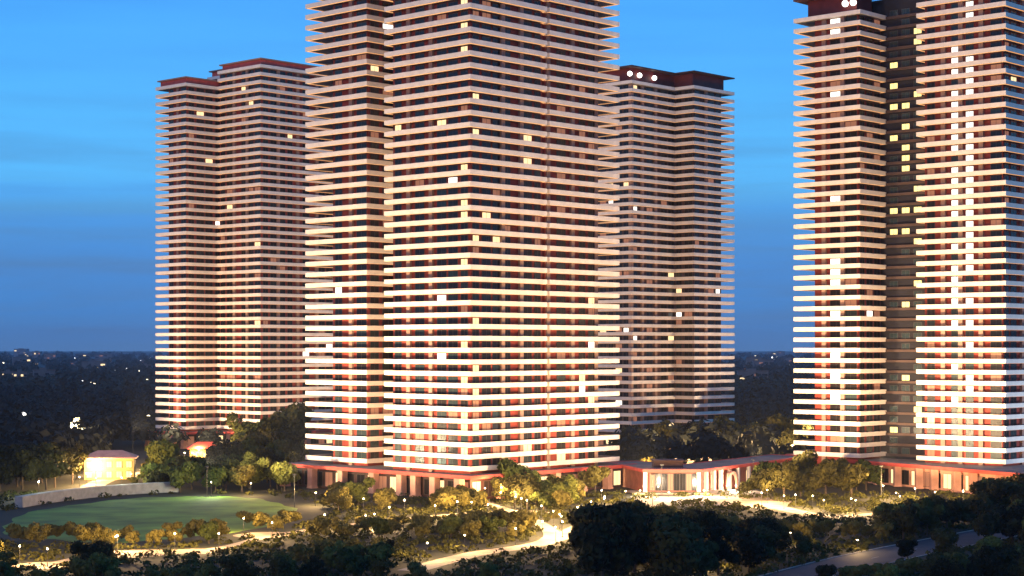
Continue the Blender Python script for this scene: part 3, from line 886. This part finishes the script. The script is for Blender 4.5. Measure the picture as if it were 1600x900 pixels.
wash(OL, -17, 41, -1, 0, 50, 330*K, 60, 'added floodlight mast left of the farther tower')
wash(OL, 22, 0, 0, -1, 50, 110*K, 52, 'added floodlight mast in the trees right of the farther tower')
wash(OR_, 15, 0, 0, -1, 60, 170*K, 45, 'added floodlight mast on the rear terrace, left one')
wash(OR_, 45, -10, 0, -1, 55, 150*K, 45, 'added floodlight mast on the rear terrace, right one')
wash(OE, 0, 12, -1, 0, 42, 330*K, 60, 'added floodlight mast behind the pavilion wing')
wash(OE, 3.4, -33, -1, 0, 45, 420*K, 60, 'added floodlight mast on the driveway bend')
wash(OE, 26, -49, 0, -1, 45, 90*K, 52, 'added floodlight mast right of the right tower', col=(.75,.86,1))

# ------------------------------------------------------------------ far town: houses and lights
r = random.Random(5)
def far_house(px, py, w, h, lab, grp):
    x, y = G(px, py)
    root = empty('distant_building', (x, y, 0), r.uniform(-.4,.4)); tag(root, lab, 'building', grp)
    d = w*.6
    b = MB(); b.box(-w/2,-d/2,0,w/2,d/2,h); b.box(-w*.2,-d*.3,h,w*.1,d*.2,h+3); b.build('wall', M['fwall'], root)
    rf = MB(); rf.box(-w/2-.5,-d/2-.5,h,-w*.2,d/2+.5,h+.8); rf.box(w*.1,-d/2-.5,h,w/2+.5,d/2+.5,h+.8); rf.build('roof', M['froof'], root)
    n = 4
    for j in range(n):
        wm = MB(); wm.box(-w*.09,-.2,0,w*.09,.1,h*.14)
        if r.random() < .75: wm.build('window', M[r.choice(['dimw','warm','glass','glass'])], root, (-w/2+(j+.5)*w/n, -d/2, h*r.choice([.45,.7])))
for i in range(26):
    left = i < 19
    px = r.uniform(0, 236) if left else r.uniform(1152, 1236)
    py = 546 + 10**r.uniform(1.05, 1.78)
    Y = CAMZ*F/(py-HZ)
    far_house(px, py, r.uniform(10,26)*(1+Y/4000), r.uniform(5,12)*(1+Y/3500),
              'small dim distant town building on the %s horizon' % ('left' if left else 'right'), 'distant town buildings on the %s' % ('left' if left else 'right'))
for px, py, s_, m, lab in ((40,601,2.3,'lampw','white street light far off above the two dark fields, leftmost'), (95,598,2.3,'lampw','white street light far off, brightest of the row at the town edge'),
     (37,648,1.4,'lampw','lone white light in the dark woods nearer the lawn'), (140,597,1.7,'lamp','orange street light far off near the middle of the town row'),
     (147,601,1.6,'lamp','orange street light just below its neighbour in the town row'), (160,594,1.4,'lamp','yellow light right of the orange pair in the distance'),
     (128,596,1.4,'lampw','pale light left of the orange pair in the distance'), (230,594,1.4,'lamp','amber light touching the left tower edge in the distance'),
     (20,600,1.2,'lamp','dim amber light at the far left edge'), (78,608,1.1,'lampw','dim pale light under the row of town lights'),
     (210,592,1.1,'lamp','dim amber light left of the farther tower'), (60,582,2.0,'lampw','tiny pale light close under the horizon at left'),
     (180,580,2.0,'lampw','tiny pale light close under the horizon by the tower'), (232,652,1.2,'lamp','warm lamp glowing at the farther tower foot')):
    x, y = G(px, py, 8)
    root = empty('distant_street_light', (x, y, 0)); tag(root, lab, 'street light')
    p = MB(); p.tube((0,0,0),(0,0,7.5),.25,.15,6); p.build('post', M['pole'], root)
    b = MB(); b.ball((0,0,8),s_); b.build('lamp_head', M[m], root)
for i in range(64):
    left = i < 50
    px = r.uniform(0, 238) if left else r.uniform(1152, 1238)
    py = 548 + 10**r.uniform(.9, 1.75); x, y = G(px, py, 7); k_ = y/2300
    root = empty('distant_street_light', (x, y, 0))
    tag(root, 'faint distant light in the %s part of the far town' % ('left' if left else 'right'), 'street light', 'faint lights of the far town, %s' % ('left' if left else 'right'))
    p = MB(); p.tube((0,0,0),(0,0,6.6),.25,.15,5); p.build('post', M['pole'], root)
    b = MB(); b.ball((0,0,7), r.uniform(.5,1.3)*k_, 6, 4); b.build('lamp_head', M[r.choice(['lamp','lampw','lampw'])], root)
hl = MB(); xs = np.linspace(-5200, 5200, 120)
for i in range(119):
    h0 = 24+10*sin(i*.21)+6*sin(i*.53+1); h1 = 24+10*sin((i+1)*.21)+6*sin((i+1)*.53+1)
    hl.add([(xs[i],12500,0),(xs[i+1],12500,0),(xs[i+1],13500,h1),(xs[i],13500,h0),(xs[i+1],15500,0),(xs[i],15500,0)], [(0,1,2,3),(3,2,4,5)])
o = hl.build('hills', M['ground']); tag(o, kind='structure')

# ------------------------------------------------------------------ labels single things out by their order from the left
ORD = 'first second third fourth fifth sixth seventh eighth ninth tenth eleventh twelfth thirteenth fourteenth fifteenth sixteenth seventeenth eighteenth nineteenth twentieth'.split()
ORD += ['twenty-'+w for w in ORD[:9]] + ['thirtieth'] + ['thirty-'+w for w in ORD[:9]] + ['fortieth'] + ['forty-'+w for w in ORD[:9]] + ['fiftieth'] + ['fifty-'+w for w in ORD[:9]] + ['sixtieth']
same = {}
for o in COL.objects:
    if o.parent is None and o.get('label'): same.setdefault(o['label'], []).append(o)
for lab, os_ in same.items():
    if len(os_) < 2: continue
    os_.sort(key=lambda o: o.location.x/o.location.y)
    for i, o in enumerate(os_):
        o['label'] = lab + ', ' + (ORD[min(i, len(ORD)-1)] + ' from left' if i < len(os_)-1 else 'rightmost')

# ------------------------------------------------------------------ evening haze
hz = MB(); hz.box(-9000,-60,-1.5, 9000,16500,215)
hm = bpy.data.materials.new('haze'); hm.use_nodes = True; t = hm.node_tree; t.nodes.clear()
o_ = t.nodes.new('ShaderNodeOutputMaterial'); v_ = t.nodes.new('ShaderNodeVolumePrincipled')
v_.inputs['Color'].default_value = (.75,.85,1,1); v_.inputs['Density'].default_value = 3.6e-5
t.links.new(v_.outputs[0], o_.inputs['Volume'])
h_ = hz.build('haze', hm); tag(h_, kind='stuff')
